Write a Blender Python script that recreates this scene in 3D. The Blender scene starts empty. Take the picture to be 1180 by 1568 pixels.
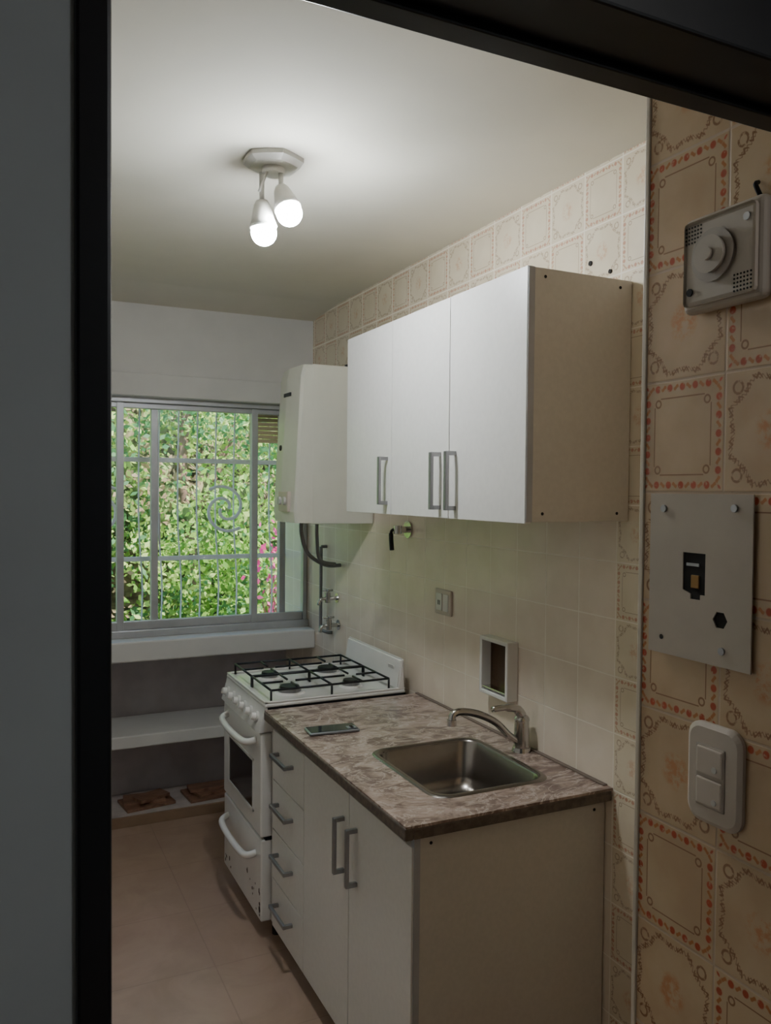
import bpy, bmesh, math, random
from mathutils import Vector, Matrix
random.seed(7)
S=bpy.context.scene
S.view_settings.view_transform='AgX'
S.view_settings.look='AgX - Base Contrast'
S.view_settings.exposure=1.62

# ------------------------------------------------ materials
class NT:
    def __init__(s,name):
        s.mat=bpy.data.materials.new(name); s.mat.use_nodes=True
        s.t=s.mat.node_tree; s.n=s.t.nodes; s.l=s.t.links
        s.b=s.n['Principled BSDF']
    def put(s,sock,v):
        if isinstance(v,bpy.types.NodeSocket): s.l.new(v,sock)
        elif isinstance(v,(tuple,list)): sock.default_value=(*v,1) if len(v)==3 and len(sock.default_value)==4 else v
        else: sock.default_value=v
    def m(s,op,a,b=0.0,c=0.0):
        n=s.n.new('ShaderNodeMath'); n.operation=op
        s.put(n.inputs[0],a); s.put(n.inputs[1],b); s.put(n.inputs[2],c); return n.outputs[0]
    def lt(s,a,b): return s.m('LESS_THAN',a,b)
    def mul(s,a,b): return s.m('MULTIPLY',a,b)
    def add(s,a,b): return s.m('ADD',a,b)
    def sub(s,a,b): return s.m('SUBTRACT',a,b)
    def mix(s,f,a,b):
        n=s.n.new('ShaderNodeMix'); n.data_type='RGBA'
        s.put(n.inputs[0],f); s.put(n.inputs[6],a); s.put(n.inputs[7],b); return n.outputs[2]
    def noise(s,scale,detail=4,vec=None,rough=.5,dist=0):
        n=s.n.new('ShaderNodeTexNoise'); n.inputs['Scale'].default_value=scale
        n.inputs['Detail'].default_value=detail; n.inputs['Roughness'].default_value=rough
        n.inputs['Distortion'].default_value=dist
        if vec is None: vec=s.pos()
        s.l.new(vec,n.inputs['Vector']); return n.outputs[0]
    def pos(s):
        return s.n.new('ShaderNodeNewGeometry').outputs['Position']
    def xyz(s):
        n=s.n.new('ShaderNodeSeparateXYZ'); s.l.new(s.pos(),n.inputs[0]); return n.outputs
    def step(s,v,lo,hi):
        n=s.n.new('ShaderNodeMapRange'); n.interpolation_type='SMOOTHSTEP'
        s.put(n.inputs[0],v); n.inputs[1].default_value=lo; n.inputs[2].default_value=hi
        return n.outputs[0]
    def bump(s,h,strength=.2,dist=.01):
        n=s.n.new('ShaderNodeBump'); n.inputs['Strength'].default_value=strength
        n.inputs['Distance'].default_value=dist; s.l.new(h,n.inputs['Height'])
        s.l.new(n.outputs[0],s.b.inputs['Normal'])

def M(name,col,rough=.5,metal=0,var=.06,scale=12,bump=0,emit=None,es=0,coat=0):
    k=NT(name)
    nz=k.noise(scale,5)
    f=k.step(nz,.3,.7)
    c=k.mix(f,tuple(max(0,x*(1-var)) for x in col),tuple(min(1,x*(1+var)) for x in col))
    k.put(k.b.inputs['Base Color'],c)
    k.b.inputs['Roughness'].default_value=rough
    k.b.inputs['Metallic'].default_value=metal
    if coat: k.b.inputs['Coat Weight'].default_value=coat
    if bump: k.bump(nz,bump,.003)
    if emit:
        k.b.inputs['Emission Color'].default_value=(*emit,1); k.b.inputs['Emission Strength'].default_value=es
    return k.mat

def tile_mat(name,py,pz,oy,oz,mode):
    k=NT(name); o=k.xyz()
    s=k.m('DIVIDE',k.sub(o[1],oy),py); t=k.m('DIVIDE',k.sub(o[2],oz),pz)
    iu=k.m('FLOOR',s); iv=k.m('FLOOR',t)
    u=k.sub(k.sub(s,iu),.5); v=k.sub(k.sub(t,iv),.5)
    au=k.m('ABSOLUTE',u); av=k.m('ABSOLUTE',v)
    d=k.m('MAXIMUM',au,av)
    chk=k.m('FLOORED_MODULO',k.add(k.add(iu,iv),1.0),2.0)
    nz=k.noise(9,5); fine=k.noise(160,3)
    fade=.6 if mode=='kitchen' else 1.0
    if mode=='kitchen': base=k.mix(k.step(nz,.3,.7),(.72,.62,.46),(.78,.68,.52))
    else: base=k.mix(k.step(nz,.3,.7),(.54,.37,.215),(.64,.465,.29))
    along=k.m('MINIMUM',au,av)
    def fr(a,p): return k.mul(k.sub(k.m('FRACT',k.add(k.m('DIVIDE',a,p),.5)),.5),p)
    fa=fr(along,.155)
    rr=k.m('SQRT',k.add(k.m('POWER',fa,2.0),k.m('POWER',k.sub(d,.435),2.0)))
    flo=k.mul(k.sub(1.0,k.step(rr,.026,.040)),k.step(fine,.22,.45))
    fb=fr(k.add(along,.0775),.155)
    wob=k.mul(k.m('SINE',k.mul(along,81.0)),.012)
    r2=k.m('SQRT',k.add(k.m('POWER',k.mul(fb,.6),2.0),k.m('POWER',k.add(k.sub(d,.435),wob),2.0)))
    leaf=k.sub(1.0,k.step(r2,.014,.024))
    inner=k.sub(1.0,k.step(k.m('ABSOLUTE',k.sub(d,.345)),.003,.009))
    inner=k.mul(inner,k.lt(along,.27))
    cu=k.sub(au,.30); cv=k.sub(av,.30)
    cr=k.m('SQRT',k.add(k.m('POWER',cu,2.0),k.m('POWER',cv,2.0)))
    loop=k.sub(1.0,k.step(k.m('ABSOLUTE',k.sub(cr,.032)),.005,.012))
    lineA=k.m('MAXIMUM',inner,loop)
    th=k.m('ARCTAN2',v,u)
    r=k.m('SQRT',k.add(k.m('POWER',u,2.0),k.m('POWER',v,2.0)))
    L=k.m('MAXIMUM',d,k.mul(k.add(au,av),.69))
    wv=k.mul(k.m('SINE',k.mul(th,44.0)),.016)
    big=k.mul(k.m('COSINE',k.mul(th,8.0)),.012)
    e=k.m('ABSOLUTE',k.add(k.add(k.sub(L,.425),wv),big))
    lineB=k.mul(k.sub(1.0,k.step(e,.008,.018)),k.step(k.m('SINE',k.mul(th,22.0)),-.75,-.35))
    e2=k.m('ABSOLUTE',k.add(k.sub(k.sub(L,.42),wv),big))
    lineB2=k.mul(k.sub(1.0,k.step(e2,.003,.011)),.75)
    lineB=k.m('MAXIMUM',lineB,lineB2)
    kr=k.m('SQRT',k.add(k.m('POWER',k.sub(au,.36),2.0),k.m('POWER',k.sub(av,.36),2.0)))
    sprig=k.mul(k.sub(1.0,k.step(k.m('ABSOLUTE',k.sub(kr,.05)),.006,.016)),k.step(fine,.3,.5))
    lineB=k.m('MAXIMUM',lineB,sprig)
    sx=k.mul(k.step(k.noise(60,5,None,.7),.42,.6),k.sub(1.0,k.step(r,.10,.20)))
    A=k.sub(1.0,chk)
    red=k.mul(flo,A); gr=k.mul(leaf,A)
    ln=k.m('MAXIMUM',k.mul(lineA,A),k.mul(lineB,chk))
    c=k.mix(k.mul(ln,.85*fade),base,(.24,.11,.045))
    c=k.mix(k.mul(gr,.85*fade),c,(.46,.15,.03))
    c=k.mix(k.mul(red,.92*fade),c,(.46,.055,.012))
    c=k.mix(k.mul(k.mul(sx,chk),.6*fade),c,(.58,.20,.05))
    if mode=='kitchen':
        plain=k.mix(k.step(nz,.3,.7),(.79,.68,.55),(.85,.74,.61))
        mk=k.mul(k.lt(o[2],1.586),k.m('GREATER_THAN',o[1],1.66))
        c=k.mix(mk,c,plain)
    g=k.step(d,.484,.494)
    c=k.mix(g,c,(.88,.80,.69) if mode=='kitchen' else (.56,.42,.29))
    k.put(k.b.inputs['Base Color'],c)
    k.put(k.b.inputs['Roughness'],k.add(.22,k.mul(g,.5)))
    k.bump(k.sub(1.0,g),.25,.002)
    return k.mat

def marble_mat():
    k=NT('counter_marble')
    mp=k.n.new('ShaderNodeMapping'); mp.inputs['Rotation'].default_value=(0,0,.7); mp.inputs['Scale'].default_value=(1,1.7,1)
    k.l.new(k.pos(),mp.inputs[0]); v=mp.outputs[0]
    a=k.noise(8,8,v,.62,1.2); b=k.noise(38,6,v,.7,.6)
    c=k.mix(k.step(a,.38,.62),(.19,.125,.10),(.50,.38,.32))
    c=k.mix(k.mul(k.step(b,.45,.7),.5),c,(.25,.18,.15))
    vein=k.sub(1.0,k.step(k.m('ABSOLUTE',k.sub(k.noise(6,6,v,.6,2.2),.5)),.004,.03))
    c=k.mix(k.mul(vein,.6),c,(.68,.56,.49))
    k.put(k.b.inputs['Base Color'],c); k.b.inputs['Roughness'].default_value=.22
    return k.mat

def floor_mat():
    k=NT('floor_tiles'); o=k.xyz()
    P=.40
    u=k.sub(k.m('FRACT',k.m('DIVIDE',k.add(o[0],.13),P)),.5); v=k.sub(k.m('FRACT',k.m('DIVIDE',k.add(o[1],.1),P)),.5)
    d=k.m('MAXIMUM',k.m('ABSOLUTE',u),k.m('ABSOLUTE',v))
    g=k.step(d,.492,.498)
    n=k.noise(5,7,None,.6,.8)
    c=k.mix(k.step(n,.3,.7),(.40,.275,.20),(.47,.33,.25))
    c=k.mix(k.mul(g,.5),c,(.30,.20,.15))
    k.put(k.b.inputs['Base Color'],c); k.b.inputs['Roughness'].default_value=.33
    k.bump(k.sub(1.0,g),.12,.002)
    return k.mat

def wood_mat():
    k=NT('parquet_wood')
    mp=k.n.new('ShaderNodeMapping'); mp.inputs['Scale'].default_value=(4,30,10); k.l.new(k.pos(),mp.inputs[0])
    n=k.noise(3,6,mp.outputs[0],.6,1)
    k.put(k.b.inputs['Base Color'],k.mix(k.step(n,.3,.7),(.17,.08,.05),(.33,.18,.11)))
    k.b.inputs['Roughness'].default_value=.5
    return k.mat

def glass_mat():
    k=NT('window_glass'); k.n.remove(k.b)
    tr=k.n.new('ShaderNodeBsdfTransparent'); gl=k.n.new('ShaderNodeBsdfGlossy'); gl.inputs['Roughness'].default_value=.03
    mx=k.n.new('ShaderNodeMixShader')
    nz=k.noise(3,2); k.l.new(k.mul(nz,.08),mx.inputs[0])
    k.l.new(tr.outputs[0],mx.inputs[1]); k.l.new(gl.outputs[0],mx.inputs[2])
    k.l.new(mx.outputs[0],k.n['Material Output'].inputs[0])
    return k.mat

def leaf_mat(name,c1,c2):
    k=NT(name)
    n=k.noise(2.2,4)
    k.put(k.b.inputs['Base Color'],k.mix(k.step(n,.35,.65),c1,c2)); k.b.inputs['Roughness'].default_value=.5
    tl=k.n.new('ShaderNodeBsdfTranslucent'); k.put(tl.inputs[0],k.mix(k.step(n,.35,.65),c1,c2))
    mx=k.n.new('ShaderNodeMixShader'); mx.inputs[0].default_value=.4
    k.l.new(k.b.outputs[0],mx.inputs[1]); k.l.new(tl.outputs[0],mx.inputs[2])
    k.l.new(mx.outputs[0],k.n['Material Output'].inputs[0]); return k.mat

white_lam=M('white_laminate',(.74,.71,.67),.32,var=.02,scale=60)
shaded_lam=M('shaded_laminate',(.60,.56,.50),.4,var=.025,scale=90)  # same laminate as the doors, with the side panels' shade mixed into its colour
edge_grey=M('grey_edge_band',(.40,.40,.42),.4)
alu=M('brushed_aluminium',(.36,.36,.37),.35,.9)
chrome=M('chrome',(.55,.53,.51),.15,1)
steel=M('stainless_steel',(.32,.29,.265),.26,1,var=.04,scale=40)
enamel=M('white_enamel',(.80,.77,.73),.25,var=.02,coat=.3)
heaterm=M('heater_enamel',(.72,.70,.60),.35,var=.02)
blackm=M('black_metal',(.015,.015,.017),.4,.3)
darkframe=M('black_door_frame',(.004,.004,.006),.35,var=.2)
oven_glass=M('oven_dark_glass',(.02,.014,.012),.08)
plastic=M('ivory_plastic',(.58,.50,.42),.4,var=.03)
plate_m=M('painted_plate',(.50,.43,.35),.45,var=.05)
plastic_d=M('ivory_dark',(.42,.36,.30),.5)  # darker ivory plastic for the intercom disc and switch inset
hole=M('dark_hole',(.01,.008,.007),.8)
brass=M('brass',(.25,.15,.06),.4,.9)
rust=M('rust_chips',(.06,.03,.02),.8)
wallp=M('plaster_wall',(.68,.66,.63),.8,var=.04,scale=5,bump=.15)
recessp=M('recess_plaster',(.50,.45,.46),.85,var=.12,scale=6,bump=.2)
ceilp=M('ceiling_paint',(.72,.68,.58),.85,var=.03,scale=3)
hallgrey=M('hall_grey_paint',(.35,.375,.375),.6,var=.05,scale=4)
winalu=M('window_aluminium',(.52,.52,.53),.4,.4)
grille_m=M('grille_white_paint',(.88,.92,.96),.5)
shut=M('shutter_tan',(.72,.56,.36),.6)
marble=marble_mat(); floorm=floor_mat(); wood=wood_mat(); glass=glass_mat()
edge_dark=M('counter_edge',(.12,.09,.07),.5,var=.3,scale=60)
knobm=M('knob_grey',(.60,.58,.54),.35)
screen=M('phone_glass',(.02,.022,.026),.05)
phone_b=M('phone_body',(.30,.32,.35),.3,.6)
bulb_m=M('bulb_glow',(.9,.95,1),.3,emit=(.88,.95,1.0),es=112)
lampw=M('lamp_white',(.55,.53,.48),.4)
hose=M('grey_hose',(.22,.21,.21),.45,.4)
tileK=tile_mat('kitchen_tiles',.15,.15,1.66,1.286,'kitchen')
tileN=tile_mat('entry_tiles',.148,.157,.921,1.62,'near')

# ------------------------------------------------ builder
class B:
    def __init__(s,name): s.name=name; s.bm=bmesh.new(); s.mats=[]
    def mi(s,m):
        if m not in s.mats: s.mats.append(m)
        return s.mats.index(m)
    def merge(s,t,m,smooth=False,mx=None):
        if mx is not None: t.transform(mx)
        i=s.mi(m)
        for f in t.faces: f.material_index=i; f.smooth=smooth
        me=bpy.data.meshes.new('t'); t.to_mesh(me); s.bm.from_mesh(me); bpy.data.meshes.remove(me); t.free()
    def box(s,x0,x1,y0,y1,z0,z1,m,bev=0,mx=None,seg=2):
        t=bmesh.new(); bmesh.ops.create_cube(t,size=1)
        for v in t.verts: v.co=Vector(((x0+x1)/2+v.co.x*(x1-x0),(y0+y1)/2+v.co.y*(y1-y0),(z0+z1)/2+v.co.z*(z1-z0)))
        if bev: bmesh.ops.bevel(t,geom=t.edges[:],offset=bev,segments=seg,affect='EDGES',profile=.5)
        s.merge(t,m,False,mx); return s
    def cyl(s,p0,p1,r,m,r1=None,seg=24,mx=None):
        p0=Vector(p0);p1=Vector(p1); d=p1-p0
        t=bmesh.new(); bmesh.ops.create_cone(t,cap_ends=True,segments=seg,radius1=r,radius2=r if r1 is None else r1,depth=d.length)
        t.transform(Matrix.Translation((p0+p1)/2)@d.to_track_quat('Z','Y').to_matrix().to_4x4())
        s.merge(t,m,False,mx)
        return s
    def sph(s,c,r,m,sc=(1,1,1),mx=None):
        t=bmesh.new(); bmesh.ops.create_uvsphere(t,u_segments=24,v_segments=14,radius=r)
        t.transform(Matrix.Translation(c)@Matrix.Diagonal((*sc,1))); s.merge(t,m,True,mx); return s
    def tube(s,pts,r,m,seg=10,mx=None):
        pts=[Vector(p) for p in pts]; t=bmesh.new(); rings=[]
        n=len(pts); up=None
        for i,p in enumerate(pts):
            d=(pts[min(i+1,n-1)]-pts[max(i-1,0)]).normalized()
            if up is None:
                up=Vector((0,0,1)) if abs(d.z)<.9 else Vector((1,0,0))
            a=d.cross(up).normalized(); b=a.cross(d).normalized(); up=b
            rr=r[i] if isinstance(r,(list,tuple)) else r
            rings.append([t.verts.new(p+(a*math.cos(q)+b*math.sin(q))*rr) for q in [2*math.pi*j/seg for j in range(seg)]])
        for i in range(n-1):
            for j in range(seg):
                t.faces.new((rings[i][j],rings[i][(j+1)%seg],rings[i+1][(j+1)%seg],rings[i+1][j]))
        t.faces.new(rings[0][::-1]); t.faces.new(rings[-1])
        s.merge(t,m,True,mx); return s
    def loft(s,loops,m,cap0=False,cap1=True,smooth=True,mx=None):
        t=bmesh.new(); R=[[t.verts.new(p) for p in L] for L in loops]; n=len(R[0])
        for i in range(len(R)-1):
            for j in range(n): t.faces.new((R[i][j],R[i][(j+1)%n],R[i+1][(j+1)%n],R[i+1][j]))
        if cap1: t.faces.new(R[-1])
        if cap0: t.faces.new(R[0][::-1])
        bmesh.ops.recalc_face_normals(t,faces=t.faces[:])
        s.merge(t,m,smooth,mx); return s
    def done(s,autosm=True):
        me=bpy.data.meshes.new(s.name); s.bm.to_mesh(me); s.bm.free()
        for m in s.mats: me.materials.append(m)
        o=bpy.data.objects.new(s.name,me); S.collection.objects.link(o); return o

def rrect(x0,x1,y0,y1,r,z,n=6):
    out=[]
    for cx,cy,a0 in ((x1-r,y1-r,0),(x0+r,y1-r,90),(x0+r,y0+r,180),(x1-r,y0+r,270)):
        for i in range(n+1):
            a=math.radians(a0+90*i/n); out.append(Vector((cx+r*math.cos(a),cy+r*math.sin(a),z)))
    return out
def smoothpts(p,k=5):
    p=[Vector(q) for q in p]; q=[p[0]]+p+[p[-1]]; out=[]
    for i in range(1,len(q)-2):
        for j in range(k):
            t=j/k; a,b,c,d=q[i-1],q[i],q[i+1],q[i+2]
            out.append(.5*((2*b)+(c-a)*t+(2*a-5*b+4*c-d)*t*t+(3*b-a-3*c+d)*t**3))
    out.append(p[-1]); return out

XW=1.466; ZC=2.495; YS=-.09
# ------------------------------------------------ room shell
b=B('floor'); b.box(-1.3,1.7,-1.6,4.45,-.1,0,floorm); b.done()
b=B('ceiling'); b.box(-1.3,1.7,-1.6,3.60,ZC,2.62,ceilp)
t=bmesh.new()
vs=[t.verts.new(p) for p in [(-1.3,3.60,ZC),(1.7,3.60,ZC),(1.7,4.5,ZC-.06),(-1.3,4.5,ZC-.06),(-1.3,3.60,2.62),(1.7,3.60,2.62),(1.7,4.5,2.62),(-1.3,4.5,2.62)]]
for f in [(0,3,2,1),(4,5,6,7),(2,3,7,6),(0,4,7,3),(1,2,6,5)]: t.faces.new([vs[i] for i in f])
b.merge(t,ceilp); b.done()
b=B('wall_right'); b.box(XW,1.66,.921,4.5,0,ZC,tileK); b.done()
b=B('wall_right_pier'); b.box(.86,1.66,.60,.921,0,ZC,tileN); b.done()
b=B('trim_1'); b.box(.857,.868,.915,.924,0,ZC,M('corner_trim',(.62,.54,.44),.3),.002); b.done()
b=B('wall_left'); b.box(-.47,-.35,.70,4.5,0,ZC,wallp); b.done()
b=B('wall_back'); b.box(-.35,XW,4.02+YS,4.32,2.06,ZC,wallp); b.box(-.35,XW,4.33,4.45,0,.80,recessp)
b.box(-.35,XW,4.0+YS,4.32,2.045,2.15,wallp,.004); b.box(-.35,-.12,4.05+YS,4.32,.9,2.06,wallp)
b.box(-.35,XW,3.97,4.33,.385,.445,wallp,.006)
b.box(-.35,XW,4.01,4.33,0,.045,M('plinth_cement',(.52,.45,.42),.8,var=.15),.006)
b.done()
b=B('trim_2'); b.box(-.35,XW,3.96+YS,4.45,.815,.91,wallp,.008); b.done()
b=B('baseboard_back'); b.box(-.35,XW,3.995,4.009,0,.05,M('plinth_wood',(.28,.18,.11),.6),.002); b.done()
b=B('wall_front'); b.box(-1.3,.050,.60,.70,0,ZC,hallgrey); b.box(.050,.86,.60,.70,2.40,ZC,hallgrey); b.done()
b=B('door_frame'); b.box(.050,.074,.595,.70,0,2.056,darkframe,.003); b.box(.050,.859,.585,.70,2.056,2.45,darkframe,.003)
b.box(.074,.859,.66,.69,2.048,2.056,darkframe,.002); b.done()
b=B('wall_hall_back'); b.box(-1.3,1.7,-1.7,-1.6,0,ZC,hallgrey); b.done()
b=B('wall_hall_left'); b.box(-1.4,-1.3,-1.6,.70,0,ZC,hallgrey); b.done()
b=B('wall_hall_right'); b.box(1.2,1.3,-1.6,.60,0,ZC,hallgrey); b.done()

# ------------------------------------------------ window
b=B('window_1')
for x in (-.10,.533,.694,1.182,1.336,1.452):
    w=.016 if x<1.4 else .010; yy=(4.08 if x in(.533,1.182,1.452,-.10) else 4.10)+YS
    b.box(x-w,x+w,yy,yy+.04,.93,2.04,winalu,.002)
b.box(-.12,XW,4.06+YS,4.16+YS,.91,.945,winalu,.003); b.box(-.12,XW,4.06+YS,4.16+YS,2.02,2.06,winalu,.003)
b.box(-.08,1.44,4.085+YS,4.115+YS,.945,.985,winalu,.003); b.box(-.08,1.44,4.085+YS,4.115+YS,1.995,2.02,winalu,.003)
b.box(-.08,.69,4.112+YS,4.116+YS,.98,2.0,glass); b.box(.705,1.44,4.098+YS,4.102+YS,.98,2.0,glass)
b.box(.708,.716,4.07+YS,4.082+YS,1.35,1.50,winalu,.002)
b.done()
b=B('window_grille')
yg=4.36
for i in range(19):
    x=-.12+i*.1
    b.tube(smoothpts([(x,yg,.80),(x+.012,yg,1.1),(x-.008,yg,1.5),(x,yg,2.15)],4),.0042,grille_m,6)
for z in (1.25,1.765): b.box(-.3,1.75,yg-.006,yg+.006,z-.012,z+.012,grille_m,.002)
for cx,cz,sg in ((1.12,1.51,1),(.47,1.51,-1)):
    for q in (0,math.pi):
        pts=[(cx+sg*math.cos(a+q)*(.02+.021*a),yg-.018,cz+math.sin(a+q)*(.02+.021*a)) for a in [i*.3 for i in range(19)]]
        b.tube(pts,.009,grille_m,6)
b.box(-.3,1.75,yg-.01,yg+.01,.78,.80,grille_m); b.box(-.3,1.75,yg-.01,yg+.01,2.15,2.17,grille_m); b.done()
b=B('roller_shutter')
for i in range(9): b.box(1.20,1.46,4.15,4.165,1.86+i*.022,1.880+i*.022,shut,.004)
b.done()

# ------------------------------------------------ outside
b=B('garden_ground'); b.box(-8,12,4.6,14,-.6,-.5,M('garden_soil',(.12,.13,.05),.9,var=.3)); b.done()
t=bmesh.new(); nx,nz=60,40; g=[]
for i in range(nx+1):
    row=[]
    for j in range(nz+1):
        x=-4+i*11/nx; z=-.5+j*3.9/nz
        row.append(t.verts.new((x,7.9+.35*math.sin(x*2.1+z)+.3*math.sin(z*2.7+x*.7)+random.uniform(-.15,.15),z)))
    g.append(row)
for i in range(nx):
    for j in range(nz): t.faces.new((g[i][j],g[i+1][j],g[i+1][j+1],g[i][j+1]))
hb=B('hedge'); 
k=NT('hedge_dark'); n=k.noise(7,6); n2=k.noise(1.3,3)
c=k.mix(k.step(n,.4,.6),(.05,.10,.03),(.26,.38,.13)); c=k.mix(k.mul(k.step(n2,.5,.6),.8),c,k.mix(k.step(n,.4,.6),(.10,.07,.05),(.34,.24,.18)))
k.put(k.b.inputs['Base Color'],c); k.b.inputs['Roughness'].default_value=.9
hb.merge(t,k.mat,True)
L=[leaf_mat('leaf_a',(.16,.38,.05),(.32,.54,.10)),leaf_mat('leaf_b',(.46,.66,.16),(.62,.78,.27)),leaf_mat('leaf_c',(.07,.22,.08),(.16,.38,.15)),leaf_mat('leaf_dry',(.36,.26,.16),(.46,.36,.20)),leaf_mat('petal',(.80,.06,.30),(.88,.20,.48))]
def leaves(bb,N,fn,size):
    verts=[];faces=[];mi=[]
    for _ in range(N):
        c,mat=fn()
        s=size*random.uniform(.6,1.4)
        a=Vector((random.gauss(0,1),random.gauss(0,1)*.6,random.gauss(0,1))).normalized()
        nrm=Vector((random.gauss(0,.7),-1,random.gauss(.4,.7))).normalized()
        w=a.cross(nrm).normalized()*s*.28; a=a*s*.5
        i=len(verts); verts+= [c-a,c+w,c+a,c-w]; faces.append((i,i+1,i+2,i+3)); mi.append(mat)
    t=bmesh.new(); vv=[t.verts.new(v) for v in verts]
    idx=[bb.mi(m) for m in L]
    for f,m in zip(faces,mi):
        q=t.faces.new([vv[i] for i in f]); q.material_index=idx[m]
    me=bpy.data.meshes.new('t'); t.to_mesh(me); bb.bm.from_mesh(me); t.free()
cl=[]
while len(cl)<260:
    x,z=random.uniform(-1.6,4.4),random.uniform(-.4,3.3)
    if ((x-1.6)/.30)**2+((z-1.65)/.40)**2<1 and random.random()<.8: continue
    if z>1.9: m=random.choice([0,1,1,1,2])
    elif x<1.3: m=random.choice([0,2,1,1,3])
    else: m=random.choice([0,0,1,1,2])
    cl.append((Vector((x,random.uniform(6.0,7.6),z)),m))
def fn():
    c,m=random.choice(cl)
    p=c+Vector((random.gauss(0,.17),random.gauss(0,.17),random.gauss(0,.17)))
    if random.random()<.22: m=random.choice([0,1,2])
    return p,m
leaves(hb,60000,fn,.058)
def fn2():
    p=Vector((random.gauss(2.08,.16),random.gauss(5.7,.12),random.gauss(.74,.28)))
    return p,random.choice([4,4,1,1,0])
leaves(hb,2800,fn2,.06)
for i in range(14): hb.tube(smoothpts([(2.2+.02*i-.14,5.7,-.5),(2.1+.03*i-.2,5.7,.2),(2.05+.04*i-.3,5.7,.8)]),.006,wood,5)
bark=M('bark',(.26,.17,.13),.9,var=.3)
hb.tube(smoothpts([(1.5,7.3,-.5),(1.6,7.3,.8),(1.5,7.3,1.9),(1.7,7.3,3.2)]),.045,bark,8)
hb.tube(smoothpts([(1.53,7.3,1.2),(1.85,7.2,1.9),(2.2,7.3,2.9)]),.022,bark,8)
hb.done()

# ------------------------------------------------ handles helper
def handle_v(bb,X,y,z0,z1):
    bb.box(X-.034,X-.024,y-.007,y+.007,z0,z1,alu,.002)
    for z in (z0+.006,z1-.006): bb.box(X-.026,X,y-.006,y+.006,z-.006,z+.006,alu,.001)
def handle_h(bb,X,y0,y1,z):
    bb.box(X-.034,X-.024,y0,y1,z-.007,z+.007,alu,.002)
    for y in (y0+.006,y1-.006): bb.box(X-.026,X,y-.006,y+.006,z-.006,z+.006,alu,.001)

# ------------------------------------------------ upper cabinet
UY0,UY1,UZ0,UZ1,UX=1.617,2.717,1.545,2.155,1.145
b=B('wall_cabinet')
b.box(UX+.02,XW-.002,UY0,UY0+.018,UZ0,UZ1,shaded_lam,.001)
b.box(UX+.02,XW-.002,UY1-.018,UY1,UZ0,UZ1,shaded_lam,.001)
b.box(UX+.02,XW-.002,UY0+.018,UY1-.018,UZ0,UZ0+.018,shaded_lam); b.box(UX+.02,XW-.002,UY0+.018,UY1-.018,UZ1-.018,UZ1,shaded_lam)
b.box(XW-.01,XW-.002,UY0+.018,UY1-.018,UZ0+.018,UZ1-.018,shaded_lam)
w=(UY1-UY0)/3
for i in range(3):
    b.box(UX,UX+.018,UY0+i*w+.0018,UY0+(i+1)*w-.0018,UZ0-.004,UZ1+.002,white_lam,.0012)
    b.box(UX+.018,UX+.0205,UY0+i*w+.002,UY0+(i+1)*w-.002,UZ0,UZ1,edge_grey)
b.box(UX+.002,UX+.02,UY0-.0005,UY0+.0018,UZ0,UZ1,edge_grey)
handle_v(b,UX,UY0+2*w+.03,1.572,1.727); handle_v(b,UX,UY0+w+.05,1.565,1.728); handle_v(b,UX,UY0+w-.035,1.565,1.728)
for z in (UZ0+.02,UZ1-.02):
    for x in (UX+.05,XW-.04): b.cyl((x,UY0-.001,z),(x,UY0+.004,z),.004,hole,seg=10)
b.done()

# ------------------------------------------------ base cabinet
CZ=.84; CX=.855; CY0,CY1=1.66,2.755
FX=.885; CB=.07
b=B('base_cabinet')
b.box(FX+.02,XW-.004,1.685,1.703,CB,.806,shaded_lam,.001)
b.box(FX+.02,XW-.004,2.732,2.75,CB,.806,shaded_lam,.001)
b.box(FX+.02,XW-.004,2.42,2.438,CB+.018,.67,shaded_lam)
b.box(FX+.02,XW-.004,1.703,2.732,CB,CB+.018,shaded_lam)
b.box(XW-.012,XW-.004,1.703,2.732,CB+.018,.806,shaded_lam)
b.box(FX+.022,FX+.04,1.703,2.732,.75,.806,white_lam)
b.box(FX,FX+.018,1.687,2.062,CB,.775,white_lam,.0012)
b.box(FX,FX+.018,2.066,2.428,CB,.775,white_lam,.0012)
b.box(FX+.005,FX+.021,1.684,1.70,CB,.806,edge_grey)
zz=[CB,.245,.421,.597,.775]
for i in range(4):
    b.box(FX,FX+.018,2.432,2.75,zz[i],zz[i+1]-.004,white_lam,.0012)
    zc=(zz[i]+zz[i+1])/2+.015
    handle_h(b,FX,2.53,2.69,zc)
handle_v(b,FX,2.10,.54,.70); handle_v(b,FX,2.01,.54,.70)
for x in (FX+.07,XW-.06):
    for y in (1.74,2.2,2.68): b.cyl((x,y,0),(x,y,CB),.017,blackm,.022)
for x in (FX+.05,XW-.04): b.cyl((x,1.6835,.78),(x,1.69,.78),.004,hole,seg=10)
b.done()

# countertop with sink cutout
SX0,SX1,SY0,SY1=1.0,1.36,1.775,2.195
t=bmesh.new()
def loopedges(pts):
    v=[t.verts.new(p) for p in pts]; return [t.edges.new((v[i],v[(i+1)%len(v)])) for i in range(len(v))]
e=loopedges([(CX,CY0,CZ),(XW,CY0,CZ),(XW,CY1,CZ),(CX,CY1,CZ)])
e+=loopedges(rrect(SX0+.012,SX1-.012,SY0+.012,SY1-.012,.05,CZ))
bmesh.ops.triangle_fill(t,use_beauty=True,edges=e)
ret=bmesh.ops.extrude_face_region(t,geom=t.faces[:])
for v in [q for q in ret['geom'] if isinstance(q,bmesh.types.BMVert)]: v.co.z-=.022
bmesh.ops.recalc_face_normals(t,faces=t.faces[:])
b=B('countertop'); b.merge(t,marble)
b.box(CX-.003,CX+.02,CY0-.002,CY1,CZ-.034,CZ-.004,edge_dark,.004)
b.box(CX+.02,XW-.003,CY0-.002,CY0+.02,CZ-.034,CZ-.006,edge_dark,.004)
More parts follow.
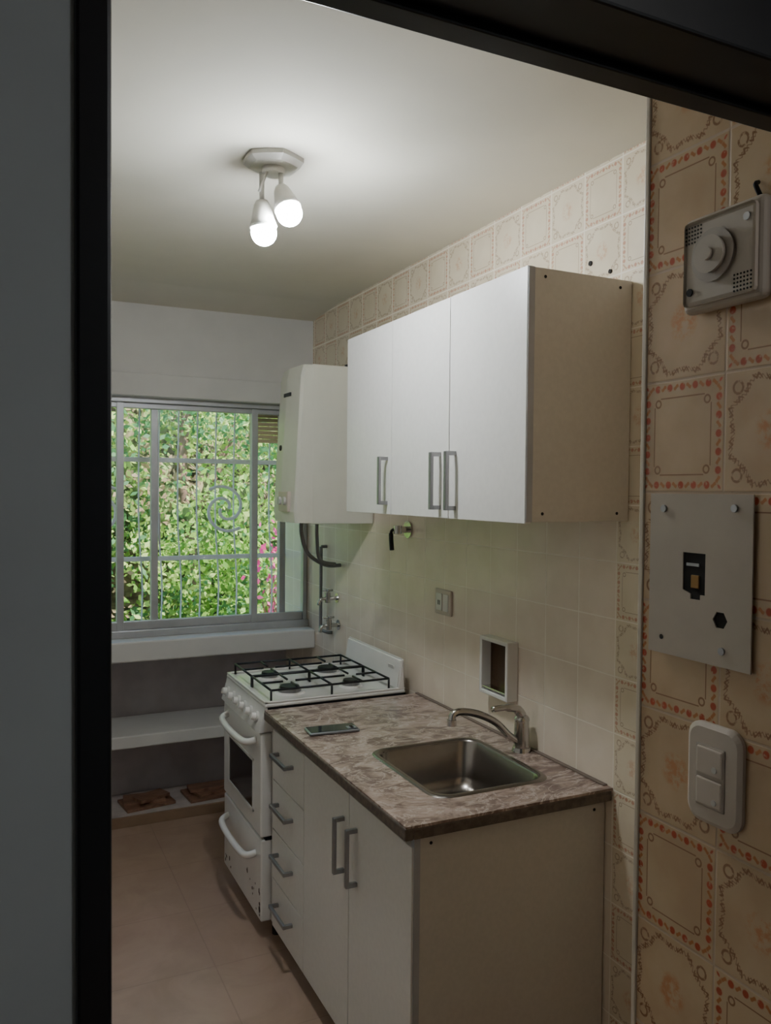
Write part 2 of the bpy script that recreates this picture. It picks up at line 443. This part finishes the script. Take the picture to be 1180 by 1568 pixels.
b.box(CX+.02,XW-.003,CY1-.02,CY1,CZ-.034,CZ-.022,edge_dark)
b.box(1.452,1.4655,CY0+.02,CY1,CZ,CZ+.004,M('silicone',(.2,.15,.12),.6),.001)
b.done()

b=B('sink_basin')
cz=CZ
Ls=[rrect(SX0-.004,SX1+.004,SY0-.004,SY1+.004,.055,cz+.0005),rrect(SX0,SX1,SY0,SY1,.055,cz+.004),
    rrect(SX0+.012,SX1-.012,SY0+.012,SY1-.012,.05,cz+.004),rrect(SX0+.018,SX1-.018,SY0+.018,SY1-.018,.048,cz-.004),
    rrect(SX0+.024,SX1-.024,SY0+.024,SY1-.024,.05,cz-.11),rrect(SX0+.035,SX1-.035,SY0+.035,SY1-.035,.05,cz-.138),
    rrect(SX0+.06,SX1-.06,SY0+.06,SY1-.06,.05,cz-.15),rrect(SX0+.13,SX1-.13,SY0+.15,SY1-.15,.03,cz-.154)]
b.loft(Ls,steel)
mx_,my_=(SX0+SX1)/2,(SY0+SY1)/2
b.cyl((mx_,my_,cz-.156),(mx_,my_,cz-.150),.038,chrome); b.cyl((mx_,my_,cz-.150),(mx_,my_,cz-.1485),.024,hole)
b.done()

b=B('kitchen_faucet')
fx,fy=1.425,2.015
b.cyl((fx,fy,CZ),(fx,fy,CZ+.012),.030,chrome,.027); b.cyl((fx,fy,CZ+.012),(fx,fy,CZ+.092),.024,chrome,.022)
b.sph((fx,fy,CZ+.095),.0235,chrome,(1,1,.7))
b.tube(smoothpts([(fx-.0,fy,CZ+.106),(fx-.02,fy,CZ+.128),(fx-.06,fy-.0,CZ+.136),(fx-.105,fy,CZ+.136)]),[.015]*5+[.012]*5+[.009]*6,chrome,12)
b.tube(smoothpts([(fx-.01,fy,CZ+.028),(fx-.045,fy+.002,CZ+.052),(fx-.09,fy+.005,CZ+.095),(fx-.15,fy+.008,CZ+.125),(fx-.205,fy+.01,CZ+.138),(fx-.230,fy+.012,CZ+.132),(fx-.236,fy+.012,CZ+.114)]),.0110,chrome,12)
b.cyl((fx-.236,fy+.012,CZ+.100),(fx-.236,fy+.012,CZ+.118),.014,chrome)
b.done()

b=B('mobile_phone')
mx=Matrix.Translation((.98,2.43,CZ+.001))@Matrix.Rotation(math.radians(-5),4,'Z')
b.box(-.083,.083,-.038,.038,0,.009,phone_b,.004,mx,3); b.box(-.079,.079,-.034,.034,.0088,.0098,screen,0,mx)
b.box(.045,.075,-.03,-.002,.0095,.012,phone_b,.002,mx)
for yy in (-.023,-.010): b.cyl((.06,yy,.011),(.06,yy,.0135),.0055,hole,mx=mx,seg=16)
b.done()

# ------------------------------------------------ stove
Y0,Y1=2.775,3.30; TX=.862; TB=1.42; TZ=.855
b=B('gas_stove')
b.box(TX+.03,TB,Y0,Y1,.065,TZ-.012,enamel,.004)
b.box(TX,TB,Y0-.002,Y1+.002,TZ-.014,TZ,enamel,.005)
b.box(TX,TX+.014,Y0,Y1,TZ,TZ+.008,enamel,.003);b.box(TX,TB,Y0,Y0+.012,TZ,TZ+.008,enamel,.003);b.box(TX,TB,Y1-.012,Y1,TZ,TZ+.008,enamel,.003)
b.box(TX+.01,TB,Y0-.004,Y0+.001,TZ-.03,TZ-.012,blackm)
t=bmesh.new()
pr=[(TX+.002,TZ-.014),(TX-.022,TZ-.10),(TX+.03,TZ-.10),(TX+.03,TZ-.014)]
va=[t.verts.new((x,Y0,z)) for x,z in pr]; vb=[t.verts.new((x,Y1,z)) for x,z in pr]
t.faces.new(va);t.faces.new(vb[::-1])
for i in range(4): t.faces.new((va[i],vb[i],vb[(i+1)%4],va[(i+1)%4]))
bmesh.ops.recalc_face_normals(t,faces=t.faces[:]); b.merge(t,enamel)
for i in range(6):
    y=Y0+.06+i*.081; c=Vector((TX-.011,y,TZ-.058)); n=Vector((-1,0,.28)).normalized()
    b.cyl(c-n*.002,c+n*.008,.021,knobm,.019,20); b.cyl(c+n*.008,c+n*.024,.015,enamel,.012,16)
b.box(TX-.012,TX+.03,Y0+.004,Y1-.004,.375,TZ-.108,enamel,.006)
b.box(TX-.0135,TX-.010,Y0+.10,Y1-.10,.45,.625,oven_glass); 
for a in ((Y0+.09,Y0+.10,.44,.635),(Y1-.10,Y1-.09,.44,.635),(Y0+.09,Y1-.09,.44,.45),(Y0+.09,Y1-.09,.625,.635)): b.box(TX-.016,TX-.010,*a,knobm,.001)
def archh(z):
    b.tube(smoothpts([(TX-.008,Y0+.07,z+.012),(TX-.045,Y0+.10,z),(TX-.052,(Y0+Y1)/2,z-.006),(TX-.045,Y1-.10,z),(TX-.008,Y1-.07,z+.012)]),.0125,enamel,12)
archh(.700)
b.box(TX-.010,TX+.03,Y0+.004,Y1-.004,.07,.366,enamel,.006); archh(.285)
b.box(TX+.005,TX+.03,Y0+.004,Y1-.004,.364,.376,blackm)
def chip(y,z,r):
    n=random.randint(6,9); t=bmesh.new()
    vs=[t.verts.new((TX-.0103,y+math.cos(2*math.pi*i/n)*r*random.uniform(.5,1.2),z+math.sin(2*math.pi*i/n)*r*random.uniform(.6,1.6))) for i in range(n)]
    t.faces.new(vs); rr=bmesh.ops.extrude_face_region(t,geom=t.faces[:])
    for v in [q for q in rr['geom'] if isinstance(q,bmesh.types.BMVert)]: v.co.x-=.0006
    b.merge(t,rust)
for _ in range(22):
    y=random.choice([random.gauss(Y0+.05,.05),random.uniform(Y0+.01,Y1-.01)]); y=min(max(y,Y0+.02),Y1-.03); z=random.uniform(.085,.14) if random.random()<.75 else random.uniform(.14,.24)
    chip(y,z,random.uniform(.003,.009))
for x in (TX+.06,TB-.05):
    for y in (Y0+.04,Y1-.04): b.cyl((x,y,0),(x,y,.07),.016,blackm)
t=bmesh.new(); pr=[(TB-.035,TZ),(TB-.018,TZ+.115),(TB-.005,TZ+.12),(TB,TZ)]
va=[t.verts.new((x,Y0,zz_)) for x,zz_ in pr]; vb=[t.verts.new((x,Y1,zz_)) for x,zz_ in pr]
t.faces.new(va);t.faces.new(vb[::-1])
for i in range(4): t.faces.new((va[i],vb[i],vb[(i+1)%4],va[(i+1)%4]))
bmesh.ops.recalc_face_normals(t,faces=t.faces[:]); bmesh.ops.bevel(t,geom=t.edges[:],offset=.006,segments=2,affect='EDGES'); b.merge(t,enamel)
b.box(TB-.026,TB-.022,Y0+.05,Y0+.10,TZ+.07,TZ+.083,knobm)
for bx,by,br in ((1.0,Y0+.135,.045),(1.0,Y1-.135,.036),(1.25,Y0+.135,.036),(1.25,Y1-.135,.045)):
    b.cyl((bx,by,TZ),(bx,by,TZ+.006),br*1.35,enamel,br*1.2); b.cyl((bx,by,TZ+.006),(bx,by,TZ+.018),br,alu,br*.95); b.cyl((bx,by,TZ+.018),(bx,by,TZ+.026),br*.85,blackm,br*.8)
for gy0,gy1 in ((Y0+.022,(Y0+Y1)/2-.006),((Y0+Y1)/2+.006,Y1-.022)):
    gx0,gx1=TX+.03,TB-.06; z=TZ+.042; r=.0042
    b.tube([(gx0,gy0,z),(gx1,gy0,z)],r,blackm,8);b.tube([(gx0,gy1,z),(gx1,gy1,z)],r,blackm,8)
    b.tube([(gx0,gy0,z),(gx0,gy1,z)],r,blackm,8);b.tube([(gx1,gy0,z),(gx1,gy1,z)],r,blackm,8)
    xm=(gx0+gx1)/2; ym=(gy0+gy1)/2
    b.tube([(xm,gy0,z),(xm,gy1,z)],r,blackm,8)
    for c in (1.0,1.25):
        for sx,sy in ((1,0),(-1,0),(0,1),(0,-1)):
            e0=(c+sx*.115,ym+sy*(gy1-gy0)/2,z); 
            if sx: e0=((gx0 if sx<0 and c<1.1 else xm if c<1.1 else gx1 if sx>0 else xm),ym,z)
            b.tube([e0,(c+sx*.025,ym+sy*.025,z)],r,blackm,8)
    for x in (gx0,gx1,xm):
        for y in (gy0,gy1): b.tube([(x,y,TZ+.001),(x,y,z)],r,blackm,8)
b.done()

# ------------------------------------------------ water heater
b=B('water_heater')
hx0,hx1,hy0,hy1,hz0,hz1=1.122,XW-.004,3.17,3.47,1.475,2.135
b.box(hx0+.06,hx1,hy0,hy1,hz0,hz1,heaterm,.004)
t=bmesh.new()
def prof(z,dx): return [t.verts.new(p) for p in [(hx0+.062,hy0-.001,z),(hx0+.010+dx,hy0+.0,z),(hx0+dx*.9,hy0+.012,z),(hx0-.012+dx,(hy0+hy1)/2,z),(hx0+dx,hy1-.03,z),(hx0+.02+dx,hy1,z),(hx0+.062,hy1+.001,z)]]
P=[prof(hz0+.005,-.010),prof(hz0+.05,-.016),prof(hz0+.3,-.004),prof(hz1-.05,.014),prof(hz1-.004,.026)]
for i in range(4):
    for j in range(6): t.faces.new((P[i][j],P[i][j+1],P[i+1][j+1],P[i+1][j]))
t.faces.new(P[0][::-1]); t.faces.new(P[-1]); bmesh.ops.recalc_face_normals(t,faces=t.faces[:])
b.merge(t,heaterm)
b.box(hx0-.030,hx0-.008,3.22,3.34,hz0+.05,hz0+.135,plastic,.004)
for y in (3.25,3.31): b.cyl((hx0-.040,y,hz0+.095),(hx0-.028,y,hz0+.095),.017,knobm)
b.box(hx0-.004,hx0+.03,hy0+.10,hy0+.18,hz1-.125,hz1-.11,blackm)
b.cyl((hx0-.016,3.36,hz0+.32),(hx0-.004,3.36,hz0+.32),.012,hole)
b.cyl((1.40,3.25,hz1-.002),(1.40,3.25,hz1+.02),.04,blackm)
b.tube(smoothpts([(1.22,3.40,hz0+.01),(1.22,3.40,1.42),(1.27,3.45,1.33),(1.38,3.52,1.27),(1.46,3.53,1.265)]),.009,hose)
b.tube(smoothpts([(1.30,3.42,hz0+.01),(1.30,3.42,1.40),(1.33,3.46,1.30),(1.42,3.5,1.275)]),.008,hose)
b.done()
def tap(name,y,z,flip=1):
    b=B(name)
    b.cyl((XW-.004,y,z),(XW-.0005,y,z),.024,chrome); b.cyl((XW-.06,y,z),(XW-.003,y,z),.010,chrome)
    b.cyl((XW-.05,y,z-.02),(XW-.05,y,z+.028),.013,chrome); b.cyl((XW-.05,y,z+.028),(XW-.05,y,z+.036),.006,chrome)
    b.tube([(XW-.05,y-.026,z+.038),(XW-.05,y+.026,z+.038)],.005,chrome,8); b.tube([(XW-.076,y,z+.038),(XW-.024,y,z+.038)],.005,chrome,8)
    b.tube(smoothpts([(XW-.055,y,z),(XW-.085,y,z-.004),(XW-.095,y,z-.03)]),.008,chrome,10)
    return b.done()
tap('water_tap',3.58,1.105); tap('water_tap',3.56,.98)
b=B('gas_pipe')
b.tube(smoothpts([(XW-.03,3.72,1.34),(XW-.03,3.72,1.1),(XW-.03,3.72,.97),(XW-.035,3.70,.94),(XW-.02,3.66,.93),(XW-.001,3.64,.93)]),.008,hose); 
b.tube([(XW-.03,3.72,1.34),(XW-.001,3.72,1.34)],.008,hose)
b.done()
b=B('gas_valve')
gy,gz=2.845,1.465
b.cyl((XW-.008,gy,gz),(XW-.0005,gy,gz),.034,chrome,.028); b.cyl((XW-.045,gy,gz),(XW-.008,gy,gz),.013,chrome)
b.cyl((XW-.05,gy,gz-.016),(XW-.05,gy,gz+.016),.016,chrome)
b.tube(smoothpts([(XW-.05,gy,gz+.004),(XW-.070,gy+.01,gz-.004),(XW-.072,gy+.012,gz-.03),(XW-.068,gy+.012,gz-.08)]),[.006]*8+[.009]*8,blackm,8)
b.done()
b=B('power_outlet')
b.box(XW-.010,XW-.0005,2.50,2.615,1.17,1.262,plastic,.004); b.box(XW-.0125,XW-.009,2.515,2.55,1.185,1.247,white_lam,.001); b.box(XW-.0125,XW-.009,2.56,2.60,1.185,1.247,white_lam,.001)
for y in (2.575,2.585): b.box(XW-.0132,XW-.012,y-.002,y+.002,1.205,1.222,hole)
b.done()
b=B('soap_dish')
sx=XW-.042; ya,yb,za,zb=2.095,2.255,.965,1.15
b.box(sx,XW-.0005,ya,ya+.013,za,zb,enamel,.003); b.box(sx,XW-.0005,yb-.013,yb,za,zb,enamel,.003)
b.box(sx,XW-.0005,ya+.01,yb-.01,zb-.013,zb,enamel,.003); b.box(sx,XW-.0005,ya+.01,yb-.01,za,za+.013,enamel,.003)
brn=M('soap_niche_brown',(.10,.055,.03),.2,.5)
b.box(XW-.006,XW-.0008,ya+.01,yb-.01,za+.01,zb-.01,brn)
b.loft([rrect(0,.115,0,.10,.02,0),rrect(0,.115,0,.10,.02,.006),rrect(.01,.105,.01,.09,.02,.014)],chrome,mx=Matrix.Translation((XW-.007,2.118,1.01))@Matrix.Rotation(math.radians(90),4,'Z')@Matrix.Rotation(math.radians(90),4,'X'))
b.box(sx+.004,XW-.005,ya+.013,yb-.013,za+.018,za+.024,chrome,.002)
b.done()

# ------------------------------------------------ ceiling lamp
b=B('ceiling_lamp')
lx,ly=.672,2.11
oct_=[(math.cos(a)*(.082 if i%2 else .074),math.sin(a)*(.082 if i%2 else .074)) for i,a in enumerate([math.pi*2*j/12 for j in range(12)])]
b.loft([[Vector((lx+x,ly+y,ZC-.0005)) for x,y in oct_],[Vector((lx+x,ly+y,ZC-.012)) for x,y in oct_],[Vector((lx+x*.8,ly+y*.8,ZC-.024)) for x,y in oct_]],lampw,smooth=False)
b.cyl((lx,ly,ZC-.04),(lx,ly,ZC-.024),.03,lampw)
def spot(base,tip,r=.034):
    base=Vector(base); tip=Vector(tip); d=(tip-base).normalized()
    b.tube([Vector((base.x,base.y,ZC-.035)),base+Vector((0,0,.02)),base],.007,lampw,8)
    b.tube([base,base+d*.012,base+d*.05,base+d*.068],[.016,.022,.031,.037],lampw,20)
    b.tube([base+d*.068,base+d*.072],[.037,.0355],lampw,20)
    b.sph(base+d*.084,r,bulb_m)
spot((.688,2.095,2.418),(.705,2.045,2.31))
spot((.645,2.125,2.385),(.652,2.12,2.27))
b.tube([(.655,2.10,ZC-.03),(.63,2.10,2.40)],.004,lampw,6)
b.done()

# ------------------------------------------------ pier fittings
PX=.86
b=B('door_intercom')
b.box(PX-.022,PX-.0005,.700,.830,1.858,1.985,plate_m,.010,seg=4)
b.box(PX-.025,PX-.021,.708,.822,1.866,1.977,plate_m,.006)
cy,czz=.772,1.925
b.cyl((PX-.030,cy,czz),(PX-.022,cy,czz),.034,plastic_d,.031,40); b.cyl((PX-.037,cy,czz),(PX-.028,cy,czz),.024,plate_m,.022,32); b.cyl((PX-.042,cy,czz),(PX-.036,cy,czz),.008,plate_m)
for i in range(6):
    for j in range(5):
        b.cyl((PX-.0256,.820-i*.005,1.970-j*.005),(PX-.0245,.820-i*.005,1.970-j*.005),.0014,hole,seg=6)
        b.cyl((PX-.0256,.740-i*.005,1.892-j*.005),(PX-.0245,.740-i*.005,1.892-j*.005),.0014,hole,seg=6)
b.cyl((PX-.027,.722,1.96),(PX-.0245,.722,1.96),.005,alu,seg=14); b.cyl((PX-.027,.812,1.885),(PX-.0245,.812,1.885),.005,hole,seg=14)
b.tube(smoothpts([(PX-.004,.72,1.985),(PX-.012,.722,2.0),(PX-.003,.726,2.006)]),.003,hole,6)
b.done()
b=B('metal_cover_plate')
t=bmesh.new()
py0,py1,pz0,pz1=.720,.897,1.392,1.618
def Lp(pts):
    v=[t.verts.new((PX-.006,y,z)) for y,z in pts]; return [t.edges.new((v[i],v[(i+1)%len(v)])) for i in range(len(v))]
e=Lp([(py0,pz0),(py1,pz0),(py1,pz1),(py0,pz1)])
e+=Lp([(.795,1.482),(.803,1.482),(.803,1.475),(.820,1.475),(.820,1.482),(.834,1.487),(.834,1.538),(.795,1.538)])
e+=Lp([(.769+.012*math.cos(a),1.453+.012*math.sin(a)) for a in [math.pi/3*i for i in range(6)]])
bmesh.ops.triangle_fill(t,use_beauty=True,edges=e)
r=bmesh.ops.extrude_face_region(t,geom=t.faces[:])
for v in [q for q in r['geom'] if isinstance(q,bmesh.types.BMVert)]: v.co.x+=.002
bmesh.ops.recalc_face_normals(t,faces=t.faces[:]); b.merge(t,plate_m)
b.box(PX-.004,PX-.0005,.735,.885,1.405,1.605,hole)
b.box(PX-.006,PX-.003,.806,.820,1.490,1.508,brass,.001); b.box(PX-.006,PX-.003,.806,.828,1.520,1.524,alu)
for y,z in ((.870,1.597),(.748,1.600)): b.cyl((PX-.009,y,z),(PX-.005,y,z),.005,alu,seg=16)
b.cyl((PX-.008,.765,1.413),(PX-.005,.765,1.413),.005,alu,seg=16); b.cyl((PX-.0065,.872,1.415),(PX-.0055,.872,1.415),.0035,hole,seg=12)
b.done()
b=B('light_switch')
Lr=lambda y0,y1,z0,z1,r,x:[Vector((x,p.x,p.y)) for p in rrect(y0,y1,z0,z1,r,0)]
b.loft([Lr(.728,.818,1.180,1.314,.022,PX-.0005),Lr(.728,.818,1.180,1.314,.022,PX-.006),Lr(.734,.812,1.186,1.308,.018,PX-.010)],plastic,smooth=False)
b.box(PX-.012,PX-.009,.752,.800,1.203,1.286,plastic_d,.002)
b.box(PX-.014,PX-.010,.755,.797,1.247,1.283,plastic,.002); b.box(PX-.014,PX-.010,.755,.797,1.206,1.242,plastic,.002)
for z in (1.257,1.214): b.cyl((PX-.0155,.766,z),(PX-.013,.766,z),.004,knobm,seg=12)
b.done()
b=B('wall_screw'); b.cyl((XW-.004,1.78,2.24),(XW-.0005,1.78,2.24),.007,hole,seg=10); b.done()
b=B('wall_screw'); b.cyl((XW-.004,1.70,2.20),(XW-.0005,1.70,2.20),.006,hole,seg=10); b.done()

def stack(cx,cy,rots,z0):
    b=B('parquet_offcuts'); z=z0
    for dx,dy,r,l,w in rots:
        mx=Matrix.Translation((cx+dx,cy+dy,z))@Matrix.Rotation(r,4,'Z'); b.box(-l/2,l/2,-w/2,w/2,0,.014,wood,.0015,mx); z+=.0145
    b.done()
stack(.68,4.15,[(0,0,.15,.24,.17),(-.01,.01,-.1,.20,.12),(.02,-.01,.4,.16,.09)],.046)
stack(1.0,4.15,[(0,0,.1,.26,.18),(.03,.0,.25,.24,.11),(-.01,.01,.0,.2,.09)],.046)

# ------------------------------------------------ lights
W=bpy.data.worlds.new('World'); S.world=W; W.use_nodes=True
n=W.node_tree.nodes; bg=n['Background']
sky=n.new('ShaderNodeTexSky'); sky.sky_type='HOSEK_WILKIE'; sky.sun_direction=(.3,-.5,.8); sky.turbidity=3
W.node_tree.links.new(sky.outputs[0],bg.inputs[0]); bg.inputs[1].default_value=4.8
sd=bpy.data.lights.new('sun','SUN'); sd.energy=4.0; sd.angle=.01; sd.color=(1,.93,.82)
so=bpy.data.objects.new('sun',sd); S.collection.objects.link(so)
so.rotation_euler=(Vector((-.35,.62,-.85))).to_track_quat('-Z','Y').to_euler()
hb=B('hall_fill_light'); hb.cyl((1.0,-.6,ZC-.04),(1.0,-.6,ZC-.0005),.12,lampw); hb.cyl((1.0,-.6,ZC-.05),(1.0,-.6,ZC-.04),.11,M('hall_fill_glow',(.8,.8,.8),emit=(.97,.98,1),es=22)); hb.done()  # added fill light behind the camera, out of view, brightens the grey hall wall

# ------------------------------------------------ camera
cam=bpy.data.cameras.new('camera'); co=bpy.data.objects.new('camera',cam); S.collection.objects.link(co)
cam.sensor_fit='VERTICAL'; cam.sensor_height=36; cam.lens=1250/1568*36; cam.clip_start=.02
yaw=math.radians(25.6); pit=math.radians(-1.56); roll=math.radians(.5)
F=Vector((math.sin(yaw)*math.cos(pit),math.cos(yaw)*math.cos(pit),math.sin(pit)))
R=F.cross(Vector((0,0,1))).normalized(); U=R.cross(F)
R2=R*math.cos(roll)+U*math.sin(roll); U2=U*math.cos(roll)-R*math.sin(roll)
m=Matrix((R2,U2,-F)).transposed().to_4x4(); m.translation=Vector((0,0,1.62)); co.matrix_world=m
S.camera=co
